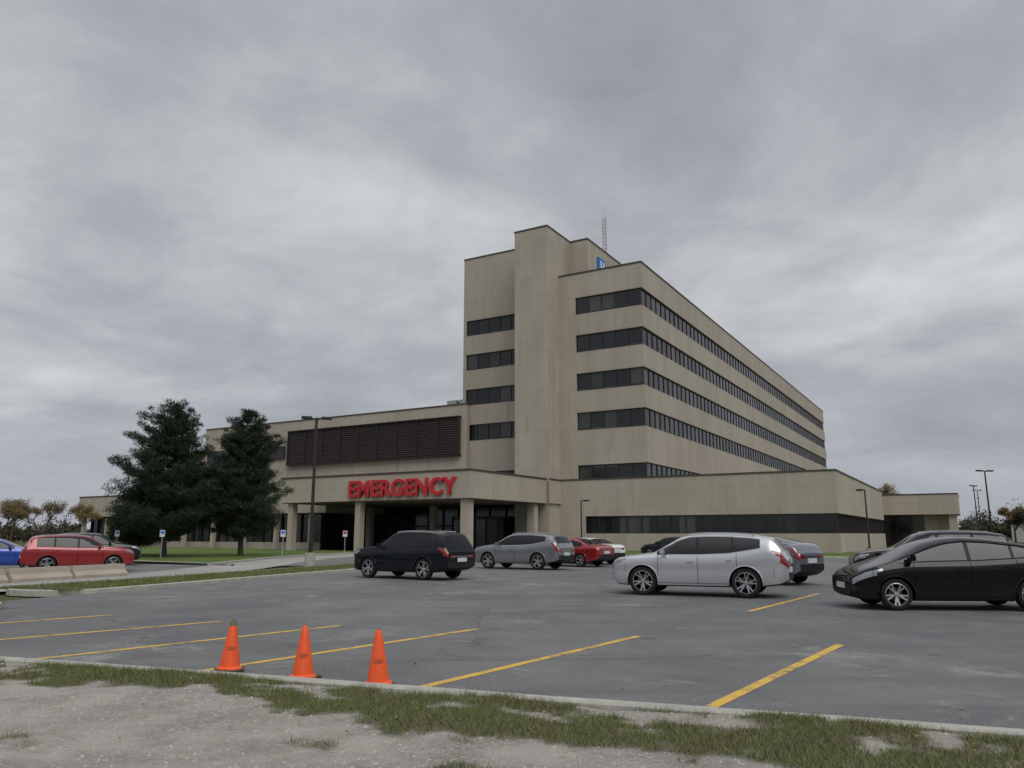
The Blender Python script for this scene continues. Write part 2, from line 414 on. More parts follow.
def mull_t(t,s0,s1,a,b_,step=1.5,d=.2):
    n=max(1,round((s1-s0)/step))
    for i in range(n+1):
        s=s0+(s1-s0)*i/n; box(F,s-.035,s+.035,t-.03,t+d,a,b_)
    box(F,s0,s1,t-.02,t+d-.01,a,a+.07); box(F,s0,s1,t-.02,t+d-.01,b_-.07,b_)
for a,b_ in bands:
    mull_s(.16,.2,7.45,a,b_,1.45,.08); mull_t(.17,.2,LEN-.3,a,b_,1.5,.07); mull_s(1.96,13.55,22.6,a,b_,1.5,.08)
box(C,-.06,LEN+.06,-.06,7.24,29,29.16); box(C,-.06,2.94,7.24,9.44,29,29.16); box(C,30.06,LEN+.06,7.24,23.06,29,29.16)
box(C,2.94,30,7.24,23.06,34,34.16); box(C,1.74,2.94,13.56,23.06,34,34.14); box(C,-2.56,3.06-.12,9.44,13.56,34.05,34.2)
PT=7.0
box(W,-.3,39.5,-17,9.49,3.4,PT); box(W,-.3,39.5,-17,9.49,-.5,1.7)
box(W,-.298,39,6.6,9.48,1.7,3.4); box(G,-.1,39.2,-16.7,6.6,1.5,3.6)
mull_s(-.2,-16.8,6.6,1.7,3.4,1.5,.14); mull_t(-16.86,-.1,39.2,1.7,3.4,1.5)
box(C,-.36,39.56,-17.06,-.07,PT,PT+.14); box(C,-.36,-.07,-.07,9.3,PT,PT+.14)
box(W,50,62,-25.4,-4,4.3,7.0); box(C,49.94,62.06,-25.46,-4,7.0,7.15); box(W,39.6,50,-15.5,-2,-.5,5.2)
box(G,52.5,61.5,-21,-4,-.4,4.3); mull_s(52.3,-21,-5,0,4.25,1.8); box(W,52.2,61.6,-24.9,-21,-.5,4.3)
for t in (-24.6,): 
    box(W,50.4,51.2,t-.5,t+.5,-.5,4.3)
WT=16.3
box(W,1.2,30,23.02,67,-.5,WT); box(W,1.2,1.78,22,23.02,-.5,WT); box(C,1.14,30.06,21.94,67.06,WT,WT+.15)
box(W,1.25,30,67,80,-.5,13.2)
box(L,.95,1.22,22.8,50,10.6,14.8)
for i in range(16):
    z=10.72+i*.26
    for (p0,q0) in (((.94,z+.13),(.76,z)),((.79,z-.03),(.76,z))):
        v=[L.verts.new(p) for p in ((p0[0],22.8,p0[1]),(p0[0],50,p0[1]),(q0[0],50,q0[1]),(q0[0],22.8,q0[1]))]; L.faces.new(v)
for i in range(10): 
    t=22.8+27.2*i/9; box(F,.70,.96,t-.05,t+.05,10.55,14.85)
box(F,.64,1.19,22.7,50.1,14.86,14.98); box(F,.64,1.19,22.7,50.1,10.42,10.54)
box(G,1.0,1.19,50.8,66,11.4,13.1); mull_s(.98,50.8,66,11.4,13.1)
CS=-16.5; CT=9.7
box(W,CS,-2.7,CT,32.3,4.66,7.0)
box(W,-2.7,1.19,13.52,32.3,4.662,6.998)
box(C,CS-.07,-2.7,CT-.07,32.37,7.0,7.15); box(C,-2.7,1.19,13.52,32.36,7.0,7.14)
box(W,-2.698,-.31,9.3,9.488,4.66,7.0); box(C,-2.7,-.37,9.24,9.43,7.0,7.13)
box(G,-.45,-.3,13.6,34,0,4.66); mull_s(-.62,13.7,34,0,4.5,2.)
box(F,-.6,-.46,13.7,34,2.4,2.6)
for (s,t,q) in ((-15.8,10.5,.4),(-15.8,22.5,.32),(-15.8,31.2,.32),(-4.2,10.5,.4),(-4.2,22.5,.32),(-4.2,31.2,.32)):
    box(W,s-q,s+q,t-q,t+q,-.5,4.66)
box(G,-4.2,-.5,14.5,20,0,3.2); mull_s(-4.35,14.5,20,0,3.2,1.3); box(C,-4.3,-.46,14.4,20.1,3.2,3.45)
box(W,-10,1.19,32.38,77.6,3.9,6.5); box(C,-10.06,1.19,32.5,77.66,6.5,6.63)
box(G,-8.2,1.0,34.4,77,0,3.9); mull_s(-8.4,34.5,77,0,3.9,1.5); box(W,-8.6,-8.45,34.4,77,-.4,.75)
for i in range(9): 
    t=35+i*5.25; box(W,-9.6,-9.15,t-.22,t+.22,-.5,3.9)
bmobj('walls',W,[M_wall],bld); bmobj('windows',G,[M_glass],bld); bmobj('window_frames',F,[M_bronze],bld)
bmobj('copings',C,[M_coping],bld); bmobj('louvre_screen',L,[M_louvre],bld)
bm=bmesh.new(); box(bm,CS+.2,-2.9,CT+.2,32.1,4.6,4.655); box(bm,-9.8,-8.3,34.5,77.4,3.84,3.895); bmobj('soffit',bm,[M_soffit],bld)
bm=bmesh.new()
for s,t in ((4,23.6),(4,25.4)): box(bm,s,s+1.4,t,t+1.4,WT+.15,WT+1.2)
for s,t,a in ((8,30,.9),(10,40,1.3),(40,4,.8)): box(bm,s,s+1.6,t,t+2.2,(WT if t>20 else 29)+.15,(WT if t>20 else 29)+a)
bmobj('rooftop_units',bm,[M_steel],bld)
bm=bmesh.new(); ms,mt=12,9.0
for a in range(3):
    x=ms+.3*math.cos(a*2.094); y=mt+.3*math.sin(a*2.094); tube(bm,(x,y,34),(x,y,40.3),.035,.03,5)
for i in range(14):
    z=34+i*.45
    for a in range(3):
        p=(ms+.3*math.cos(a*2.094),mt+.3*math.sin(a*2.094),z); q=(ms+.3*math.cos((a+1)*2.094),mt+.3*math.sin((a+1)*2.094),z+.45)
        tube(bm,p,q,.018,.018,4); tube(bm,(p[0],p[1],z),(q[0],q[1],z),.018,.018,4)
tube(bm,(ms,mt,40.2),(ms,mt,42),.03,.02,5); tube(bm,(ms-.7,mt,38),(ms+.7,mt,38),.02,.02,4); tube(bm,(ms-.7,mt,38),(ms-.7,mt,39.4),.03,.03,4)
bmobj('radio_mast',bm,[M_steel],bld)
def textmesh(name,body,size,extr,mat,mtx,parent,offset=0.,width=None,height=None):
    cu=bpy.data.curves.new(name,'FONT'); cu.body=body; cu.size=size; cu.extrude=extr; cu.offset=offset; cu.align_x='CENTER'; cu.align_y='CENTER'
    cu.space_character=1.09
    o=bpy.data.objects.new(name,cu); COL.objects.link(o); bpy.context.view_layer.update()
    dg=bpy.context.evaluated_depsgraph_get(); me=bpy.data.meshes.new_from_object(o.evaluated_get(dg)); bpy.data.objects.remove(o)
    co=np.zeros(len(me.vertices)*3); me.vertices.foreach_get('co',co); co=co.reshape(-1,3)
    for ax,wd in ((0,width),(1,height)):
        lo,hi=co[:,ax].min(),co[:,ax].max(); co[:,ax]-=(lo+hi)/2
        if wd: co[:,ax]*=wd/(hi-lo)
    me.vertices.foreach_set('co',co.reshape(-1)); me.materials.clear(); me.materials.append(mat)
    o=bpy.data.objects.new(name,me); link(o,parent); o.matrix_local=mtx; return o
Mt=Matrix(((0,0,-1,CS-.16),(-1,0,0,17.1),(0,1,0,5.74),(0,0,0,1)))
textmesh('emergency_letters','EMERGENCY',1.9,.12,M_red,Mt,bld,.05,12.1,1.55)
bm=bmesh.new(); box(bm,5.5,7.4,7.05,7.29,30.6,32.7); bmobj('rooftop_sign_panel',bm,[M_blue],bld)
Mh=Matrix(((1,0,0,6.45),(0,0,-1,7.03),(0,1,0,31.65),(0,0,0,1)))
textmesh('h_letter','H',2,.03,M_white,Mh,bld,.03,1.0,1.4)
# ---------------------------------------------------------------- street lamps
def lamp(loc,h,heads=2,rz=0,r=.09,hs=1.):
    e=empty('street_lamp',(loc[0],loc[1],0),rz)
    bm=bmesh.new(); tube(bm,(0,0,.0),(0,0,.75*min(1,h/7)),.26,.24,14); bmobj('footing',bm,[M_conc],e,40)
    bm=bmesh.new(); box(bm,-.17,.17,-.17,.17,.7*min(1,h/7),.8*min(1,h/7)); tube(bm,(0,0,.4),(0,0,h),r*1.15,r*.75,10)
    for sx in ((-1,1) if heads==2 else (1,)):
        tube(bm,(0,0,h-.1),(sx*.35*hs,0,h-.02),.035,.035,6)
    bmobj('pole',bm,[M_pole],e,40)
    bm=bmesh.new()
    for sx in ((-1,1) if heads==2 else (1,)):
        c=sx*.62*hs
        x0,x1=sorted((c-.33*hs,c+.33*hs)); box(bm,x0,x1,-.17*hs,.17*hs,h-.07,h+.06*hs)
        box(bm,x0+.05,x1-.05,-.12*hs,.12*hs,h-.09,h-.07)
    bmesh.ops.bevel(bm,geom=bm.edges[:],offset=.012,segments=1)
    bmobj('luminaire',bm,[M_pole],e); return e
lamp((-10.0,39),7.5,2,.25,.085,.8)
lamp((28.2,62),5.15,1,2.0,.07,.8); lamp((5.5,62),4.3,1,.3,.06,.7)
lamp((49,80),8.1,2,.2); lamp((71.5,120),9,2,.6); lamp((90,150),10,2,.2); lamp((84,140),8,1,1.)
# ---------------------------------------------------------------- vehicles
M_tyre=simple('tyre_rubber',(.018,.018,.018),.85,spec=.2); M_rim=simple('alloy',(.42,.43,.44),.3,.8); M_rimd=simple('dark_alloy',(.10,.10,.105),.35,.7)
M_cglass=simple('car_glass',(.008,.009,.010),.04,var=.05,spec=.4); M_trim=simple('black_trim',(.014,.014,.015),.55,spec=.25); M_chrome=simple('chrome',(.6,.6,.6),.15,1)
M_head=simple('headlamp',(.22,.23,.25),.08,.3,1.); M_tail=simple('taillamp',(.22,.006,.008),.12,0,1.); M_seam=simple('panel_gap',(.004,.004,.004),.8,spec=.1)
M_plate=simple('plate',(.55,.56,.6),.5)
def paint(name,c,metal=.35,rough=.32,spec=.5,coat=1.,dust=.2):
    m=simple(name,c,rough,metal,coat,.04,.6,spec=spec)
    h=NT(m.node_tree); b=m.node_tree.nodes['Principled BSDF']; o=h.n('ShaderNodeTexCoord').outputs['Object']; Z=h.sep(o)[2]
    d=h.m('MULTIPLY',h.ss(Z,.2,.62,dust,0.),h.noise(o,3.5,4,.7))
    src=b.inputs['Base Color'].links[0].from_socket
    h.l(h.mix(d,src,(.17,.165,.155)),b.inputs['Base Color']); h.l(h.m('ADD',.04,h.m('MULTIPLY',d,1.2)),b.inputs['Coat Roughness'])
    return m
PR={
'suv':dict(L=4.80,W=1.90,R=.39,fa=.92,ra=3.71,
 zb=[(0,.40),(.15,.28),(.6,.25),(4.0,.27),(4.6,.36),(4.80,.46)],
 zs=[(0,.80),(.05,.90),(.18,.985),(.6,1.04),(1.3,1.08),(2.5,1.09),(3.3,1.13),(3.9,1.23),(4.3,1.31),(4.62,1.22),(4.74,1.08),(4.80,.94)],
 zt=[(0,.82),(.05,.92),(.18,1.01),(.6,1.09),(1.22,1.16),(1.95,1.58),(2.25,1.665),(2.7,1.69),(3.3,1.685),(3.9,1.645),(4.4,1.575),(4.46,1.54),(4.66,1.25),(4.75,1.10),(4.80,.96)],
 w=[(0,.72),(.05,.82),(.18,.90),(.5,.935),(.95,.95),(3.9,.95),(4.4,.93),(4.65,.88),(4.80,.80)],
 ws=(1.24,1.98),rw=(4.46,4.68),sw=(1.34,4.12),pil=[(2.42,2.50),(3.36,3.42)],doors=(1.36,2.46,3.50),hl=.46,tl=4.40,rails=True,clad=True,rad=(.05,.03,.045)),
'hatch':dict(L=4.46,W=1.75,R=.325,fa=.86,ra=3.56,
 zb=[(0,.32),(.12,.22),(.6,.19),(3.8,.2),(4.3,.3),(4.46,.42)],
 zs=[(0,.60),(.06,.69),(.3,.80),(.7,.90),(1.1,.97),(2.5,1.0),(3.3,1.05),(3.8,1.12),(4.1,1.17),(4.3,1.14),(4.40,1.02),(4.46,.86)],
 zt=[(0,.62),(.06,.72),(.3,.84),(.65,.94),(.85,1.0),(1.65,1.36),(2.0,1.455),(2.35,1.49),(2.8,1.47),(3.3,1.41),(3.9,1.29),(4.2,1.225),(4.3,1.18),(4.40,1.04),(4.46,.88)],
 w=[(0,.62),(.06,.72),(.2,.80),(.5,.855),(.9,.872),(3.7,.872),(4.15,.85),(4.36,.81),(4.46,.74)],
 ws=(.88,1.8),rw=(3.4,4.15),sw=(.98,3.86),pil=[(2.34,2.42),(3.22,3.28)],doors=(1.25,2.38,3.30),hl=.62,tl=4.12,rails=False,clad=False,rad=(.05,.03,.07)),
'sedan':dict(L=4.75,W=1.82,R=.335,fa=.9,ra=3.68,
 zb=[(0,.36),(.12,.24),(.6,.2),(4.0,.22),(4.6,.32),(4.75,.42)],
 zs=[(0,.68),(.06,.76),(.3,.84),(1.3,.95),(2.5,.97),(3.7,1.02),(4.5,1.04),(4.68,.98),(4.75,.88)],
 zt=[(0,.70),(.06,.78),(.3,.87),(1.25,1.0),(2.05,1.37),(2.5,1.44),(3.1,1.42),(3.5,1.34),(4.1,1.1),(4.5,1.08),(4.68,1.0),(4.75,.9)],
 w=[(0,.68),(.06,.77),(.2,.84),(.5,.89),(.9,.905),(3.9,.905),(4.4,.88),(4.65,.84),(4.75,.77)],
 ws=(1.3,2.1),rw=(3.4,4.08),sw=(1.45,3.75),pil=[(2.46,2.54)],doors=(1.4,2.5,3.55),hl=.42,tl=4.45,rails=False,clad=False,rad=(.05,.03,.06)),
}
PR['suv2']=dict(PR['suv'],zs=[(0,.84),(.04,.94),(.14,1.03),(.6,1.08),(1.3,1.12),(2.5,1.13),(3.5,1.17),(4.3,1.20),(4.66,1.16),(4.76,1.05),(4.80,.94)],
 zt=[(0,.86),(.04,.96),(.14,1.055),(.6,1.13),(1.28,1.20),(1.95,1.64),(2.2,1.71),(2.7,1.745),(3.4,1.74),(4.0,1.71),(4.38,1.65),(4.44,1.61),(4.68,1.2),(4.76,1.07),(4.80,.96)],
 sw=(1.38,4.2),pil=[(2.44,2.52),(3.42,3.50)],doors=(1.40,2.48,3.55),clad=False)
NPT=15
def car(name,kind,loc,head,pm,rim=None,sc=1.,clad=None,nspoke=5):
    p=PR[kind]; Lc,Wd,R=p['L'],p['W'],p['R']; hw=Wd/2
    xs=np.linspace(0,Lc,700)
    def prof(key,rad):
        a=np.array(p[key]); y=np.interp(xs,a[:,0],a[:,1]); s=rad/(Lc/699); kx=np.arange(-int(3*s),int(3*s)+1); g=np.exp(-.5*(kx/s)**2); g/=g.sum()
        yp=np.pad(y,len(kx)//2,mode='edge'); return np.convolve(yp,g,'valid')[:700]
    f={k_:prof(k_,r) for k_,r in (('zb',.06),('zs',p['rad'][0]),('zt',p['rad'][2]),('w',p['rad'][1]))}
    def ev(k_,x): return float(np.interp(x,xs,f[k_]))
    def sec(x):
        zb,zs_,zt,w=ev('zb',x),ev('zs',x),ev('zt',x),ev('w',x); h=max(zt-zs_,.015); q=min(h,.36)/.36
        y7=.935*w; y8=y7-.30*h; y9=y8-.035-.02*q; y10=y9-.07
        Hs=zs_-zb
        return [(0,zb),(.80*w,zb),(.955*w,zb+.04),(.985*w,zb+.16),(.972*w,zb+.45*Hs),(.985*w,zb+.66*Hs),(1.0*w,zs_-.13),(.985*w,zs_-.075),(.958*w,zs_-.018),
                (y7,zs_+.03*q),(y8,zt-.075*q-.004),(y9,zt-.03*q),(y10,zt-.008*q+.002),(.55*y9,zt+.012*q+.008),(0,zt+.02*q+.014)]
    st=set(np.round(np.concatenate([np.arange(0,.4,.035),np.arange(.4,Lc-.4,.09),np.arange(Lc-.4,Lc,.035),[Lc]]),4))
    for kx in list(p['ws'])+list(p['rw'])+list(p['sw'])+[v for t in p['pil'] for v in t]+[p['hl'],p['tl']]: st.add(round(kx,4))
    st=sorted(st); NP=NPT
    bm=bmesh.new(); rings=[]
    for x in st:
        s=sec(x); X=Lc/2-x
        A=[bm.verts.new((X,y,z)) for y,z in s]; B=[A[0]]+[bm.verts.new((X,-y,z)) for y,z in s[1:-1]]+[A[-1]]
        rings.append((A,B))
    clad=p['clad'] if clad is None else clad
    def mi(i,x):
        if i<=1: return 2
        if i==2: return 2 if clad else 0
        if i in (6,7) and .05<x<p['hl']-(.12 if i==6 else 0): return 3
        if i in (6,7) and x>p['tl']+(.1 if i==6 else 0): return 4
        if i==5 and x>p['tl']+.22: return 4
        if i==9 and p['sw'][0]<x<p['sw'][1]:
            return 2 if any(a<x<b for a,b in p['pil']) else 1
        if i>=12 and (p['ws'][0]<x<p['ws'][1] or p['rw'][0]<x<p['rw'][1]): return 1
        return 0
    for a in range(len(st)-1):
        xm=(st[a]+st[a+1])/2
        for side in (0,1):
            r0=rings[a][side]; r1=rings[a+1][side]
            for i in range(NP-1): bm.faces.new((r0[i],r0[i+1],r1[i+1],r1[i])).material_index=mi(i,xm)
    for e_,r in ((0,rings[0]),(1,rings[-1])):
        A,B=r
        for i in range(NP-1):
            vs=[A[i],A[i+1],B[i+1],B[i]]; vs=list(dict.fromkeys(vs))
            if e_==0: m_=2 if i in (1,2,3,4,5) else 0
            else: m_=2 if i<=3 else 0
            bm.faces.new(vs).material_index=m_
    bmesh.ops.recalc_face_normals(bm,faces=bm.faces[:])
    e=empty(name,(loc[0],loc[1],0),math.atan2(head[1],head[0])); e.scale=(sc,sc,sc)
    mats=[pm,M_cglass,M_trim,M_head,M_tail,M_tyre,M_chrome]
    body=bmobj('body',bm,mats,e)
    cb=bmesh.new()
    for ax in (p['fa'],p['ra']):
        for sy in (-1,1):
            y0,y1=sorted((sy*(hw-.32),sy*(hw+.3))); n=30; ra=R+.045
            A=[cb.verts.new((Lc/2-ax+ra*math.cos(2*math.pi*i/n),y0,R+.01+ra*math.sin(2*math.pi*i/n))) for i in range(n)]
            B=[cb.verts.new((v.co.x,y1,v.co.z)) for v in A]
            for i in range(n): cb.faces.new((A[i],A[(i+1)%n],B[(i+1)%n],B[i])).material_index=2
            cb.faces.new(A).material_index=2; cb.faces.new(B).material_index=2
    bmesh.ops.recalc_face_normals(cb,faces=cb.faces[:])
    cut=bmobj('cutter',cb,mats,e); md=body.modifiers.new('b','BOOLEAN'); md.operation='DIFFERENCE'; md.solver='EXACT'; md.object=cut
    bpy.context.view_layer.update(); dg=bpy.context.evaluated_depsgraph_get()
    nm=bpy.data.meshes.new_from_object(body.evaluated_get(dg)); body.modifiers.clear(); body.data=nm
    bpy.data.objects.remove(cut)
    nm.polygons.foreach_set('use_smooth',[True]*len(nm.polygons)); nm.set_sharp_from_angle(angle=math.radians(32))
    def yy(xq,z):
        s=sec(min(max(xq,0),Lc))[1:10]; return float(np.interp(z,[q[1] for q in s],[q[0] for q in s]))
    bm=bmesh.new()
    for ax in (p['fa'],p['ra']):
        for sy in (-1,1):
            ra=R+.045; n=26; prev=None
            for i in range(n+1):
                a=math.radians(-10+200*i/n); ca,sa=math.cos(a),math.sin(a); t=.055 if clad else .03
                pr=[]
                for rr,off in ((ra-.006,-.04),(ra-.004,.022),(ra+t*.7,.018),(ra+t,-.004)):
                    xq=ax-rr*ca; z=R+.01+rr*sa; pr.append(bm.verts.new((Lc/2-xq,sy*(yy(xq,z)+off),z)))
                if prev:
                    for j in range(3): bm.faces.new((prev[j],pr[j],pr[j+1],prev[j+1]))
                prev=pr
    bmesh.ops.recalc_face_normals(bm,faces=bm.faces[:])
    bmobj('arch_trim',bm,[M_trim if clad else pm],e,40)
    bm=bmesh.new()
    def ribpath(pts,wd,mi_,off=.003):
        for sy in (-1,1):
            pv_=None
            for j,(x,z) in enumerate(pts):
                a_=pts[max(j-1,0)]; c_=pts[min(j+1,len(pts)-1)]; dx,dz=c_[0]-a_[0],c_[1]-a_[1]; l_=math.hypot(dx,dz) or 1; nx,nz=-dz/l_*wd,dx/l_*wd
                a=bm.verts.new((Lc/2-(x+nx),sy*(yy(x+nx,z+nz)+off),z+nz)); b=bm.verts.new((Lc/2-(x-nx),sy*(yy(x-nx,z-nz)+off),z-nz))
                if pv_: bm.faces.new((pv_[0],pv_[1],b,a)).material_index=mi_
                pv_=(a,b)
    for d in p['doors']:
        z1=ev('zs',d)-.01; z0=ev('zb',d)+.10
        ribpath([(d,z0+(z1-z0)*j/14) for j in range(15)],.006,0)
    x0,x1=p['doors'][0],p['doors'][-1]
    ribpath([(x0+(x1-x0)*j/24,ev('zb',x0+(x1-x0)*j/24)+.10) for j in range(25)],.005,0)
    ribpath([(.42,.62+.02*j) for j in range(12)],.004,0); ribpath([(Lc-.36,.55+.02*j) for j in range(14)],.004,0)
    for sy in (-1,1):
        for key,idx,o1,o2,mm in (('b',9,-.014,.010,1),('t',10,-.006,.016,1 if kind.startswith('suv') else 0)):
            pv_=None
            for x in np.linspace(p['sw'][0],p['sw'][1],36):
                s=sec(x); a=bm.verts.new((Lc/2-x,sy*(s[idx][0]+.007),s[idx][1]+o1)); b=bm.verts.new((Lc/2-x,sy*(s[idx][0]+.005),s[idx][1]+o2))
                if pv_: bm.faces.new((pv_[0],pv_[1],b,a)).material_index=mm
                pv_=(a,b)
    bmobj('panel_gaps',bm,[M_seam,M_chrome if kind=='suv' else M_trim],e)
    bm=bmesh.new()
    for d in p['doors'][1:]:
        for sy in (-1,1):
            x=d-.2; z=ev('zs',x)-.15; y_=yy(x,z); y0,y1=sorted((sy*(y_-.01),sy*(y_+.03))); box(bm,Lc/2-x-.09,Lc/2-x+.09,y0,y1,z-.014,z+.014)
    x=p['sw'][0]+.20; s=sec(x)
    for sy in (-1,1):
        y0,y1=sorted((sy*(s[9][0]+.05),sy*(s[9][0]+.24))); box(bm,Lc/2-x-.05,Lc/2-x+.07,y0,y1,s[9][1]+.03,s[9][1]+.16)
        y0,y1=sorted((sy*(s[9][0]-.03),sy*(s[9][0]+.07))); box(bm,Lc/2-x-.02,Lc/2-x+.04,y0,y1,s[9][1]+.0,s[9][1]+.06)
    bmesh.ops.bevel(bm,geom=bm.edges[:],offset=.012,segments=2,affect='EDGES')
    bmobj('mirrors_and_handles',bm,[pm],e,40)
    bm=bmesh.new(); box(bm,-Lc/2-.025,-Lc/2+.02,-.26,.26,.66,.80,0); box(bm,Lc/2-.02,Lc/2+.02,-.26,.26,.42,.54,0)
    box(bm,-Lc/2-.012,-Lc/2+.05,-.5,.5,.84,.87,1)
    for zz in (.50,.56,.62,.68): box(bm,Lc/2-.03,Lc/2+.012,-.36,.36,zz+.02,zz+.035,1)
    for sy in (-1,1):
        y0,y1=sorted((sy*.42,sy*.68)); box(bm,-Lc/2-.005,-Lc/2+.2,y0,y1,.80,.90,3)
        y0,y1=sorted((sy*.45,sy*.62)); box(bm,Lc/2-.1,Lc/2+.005,y0,y1,.42,.50,2)
        if p['rails']:
            pts=[(x,sec(x)[11][0]-.01,sec(x)[11][1]+.05) for x in np.arange(2.2,4.2,.25)]
            for q0,q1 in zip(pts[:-1],pts[1:]): tube(bm,(Lc/2-q0[0],sy*q0[1],q0[2]),(Lc/2-q1[0],sy*q1[1],q1[2]),.015,.015,6,1)
            for q0 in (pts[0],pts[-1]): tube(bm,(Lc/2-q0[0],sy*q0[1],q0[2]-.06),(Lc/2-q0[0],sy*q0[1],q0[2]),.02,.02,6,1)
    bmobj('plates_and_trim',bm,[M_plate,M_chrome,M_trim,M_tail],e)
    rm=rim or M_rim
    for iw,ax in enumerate((p['fa'],p['ra'])):
        for sy in (-1,1):
            bm=bmesh.new(); yo=hw-.02
            tw=.22; rr=R*.72
            prof_=[(rr,-tw+.01),(R-.03,-tw),(R-.008,-tw+.03),(R,-tw+.06),(R,-.06),(R-.008,-.03),(R-.03,-.005),(rr+.02,0),(rr,-.012)]
            lathe(bm,prof_,36,'Y',(0,0,0))
            lathe(bm,[(rr,-.012),(rr-.012,-.008),(rr-.022,-.04),(rr-.03,-.17),(.02,-.17)],36,'Y',(0,0,0),[1,1,2,2])
            lathe(bm,[(.001,-.03),(.045,-.032),(.055,-.045),(.06,-.09)],16,'Y',(0,0,0),[1,1,1])
            for i in range(nspoke*2):
                a=2*math.pi*((i//2)+(.16 if i%2 else -.16))/nspoke; d=Vector((math.cos(a),0,math.sin(a))); q=Vector((-d.z,0,d.x))
                a2=2*math.pi*(i//2)/nspoke; d0=Vector((math.cos(a2),0,math.sin(a2)))
                vs=[]
                for c0,wd,y in ((d0*.05,.022,-.05),(d*(rr-.016),.017,-.02)):
                    for sg in (-1,1):
                        c=c0+q*wd*sg; vs.append(bm.verts.new((c.x,y,c.z))); vs.append(bm.verts.new((c.x,y-.04,c.z)))
                for fc in ((0,2,6,4),(0,4,5,1),(2,3,7,6)): bm.faces.new([vs[j] for j in fc]).material_index=1
            lathe(bm,[(rr*.6,-.10),(rr*.6,-.115),(.03,-.115)],20,'Y',(0,0,0),[3,3])
            bmesh.ops.recalc_face_normals(bm,faces=bm.faces[:])
            if sy<0: bmesh.ops.scale(bm,vec=(1,-1,1),verts=bm.verts[:]); bmesh.ops.reverse_faces(bm,faces=bm.faces[:])
            w_=bmobj('wheel',bm,[M_tyre,rm,M_seam,M_rimd],e,35); w_.location=(Lc/2-ax,sy*yo,R+.004); w_.rotation_euler=(0,iw*.5+.3,0)
    return e
silver=paint('silver_paint',(.48,.49,.51),.5,.3); black=paint('black_paint',(.003,.003,.004),.0,.25,.05,.6,.05); navy=paint('black_blue_paint',(.005,.007,.012),.0,.25,.05,.6,.05)
grey=paint('grey_paint',(.20,.21,.23),.5,.3); red=paint('red_paint',(.28,.012,.015),.2,.3); white=paint('white_car_paint',(.7,.7,.7),0,.3)
bluegrey=paint('bluegrey_paint',(.16,.18,.21),.4,.3); blue=paint('blue_paint',(.01,.06,.36),.2,.3); dgrey=paint('dark_grey_paint',(.012,.013,.016),.1,.3,.1,.7,.06)
car('parked_suv','suv',(5.30,22.1),(-.91,.40),silver,clad=False,sc=.985)
car('parked_hatchback','hatch',(9.98,18.2),(-.985,.10),black,sc=1.05)
car('parked_suv','suv2',(-3.8,30.2),(-.82,.57),navy,clad=False,rim=M_rim)
car('parked_suv','suv',(.55,38.4),(-.85,.53),grey,clad=False)
car('parked_sedan','sedan',(3.0,41.8),(-.78,.62),red)
car('parked_sedan','sedan',(4.1,45.0),(-.70,.71),white)
car('parked_hatchback','hatch',(8.3,27.8),(-.66,.75),bluegrey,sc=1.08)
car('parked_sedan','sedan',(11.6,56.5),(-.7,.7),dgrey)
car('parked_suv','suv2',(13.4,25.2),(-.95,.30),dgrey,sc=.99,clad=False)
car('parked_suv','suv2',(-19.5,35.4),(.84,.54),red,clad=False,sc=.92)
car('parked_suv','suv2',(-22.6,42.5),(.90,.42),dgrey,clad=False,sc=.96)
car('parked_sedan','sedan',(-24.6,37.4),(.9,.42),blue)
car('parked_suv','suv2',(66,118),(-.9,.3),white)
# ---------------------------------------------------------------- concrete barriers
for i in range(4):
    e=empty('concrete_barrier',(*P(-24.7,8.2+i*2.55),0),math.atan2(Nn.y,Nn.x)+random.uniform(-.02,.02)); bm=bmesh.new()
    pr=[(-.3,0),(-.3,.12),(-.14,.28),(-.10,.48),(.10,.48),(.14,.28),(.3,.12),(.3,0)]
    A=[bm.verts.new((-1.2,y,z)) for y,z in pr]; B=[bm.verts.new((1.2,y,z)) for y,z in pr]
    for j in range(8): bm.faces.new((A[j],A[(j+1)%8],B[(j+1)%8],B[j]))
    bm.faces.new(A);bm.faces.new(B); bmesh.ops.recalc_face_normals(bm,faces=bm.faces[:]); bmesh.ops.bevel(bm,geom=bm.edges[:],offset=.015,segments=1)
    bmobj('barrier_block',bm,[simple('barrier_concrete',(.36,.31,.25),.9,var=.25,scale=2,bump=.4)],e)
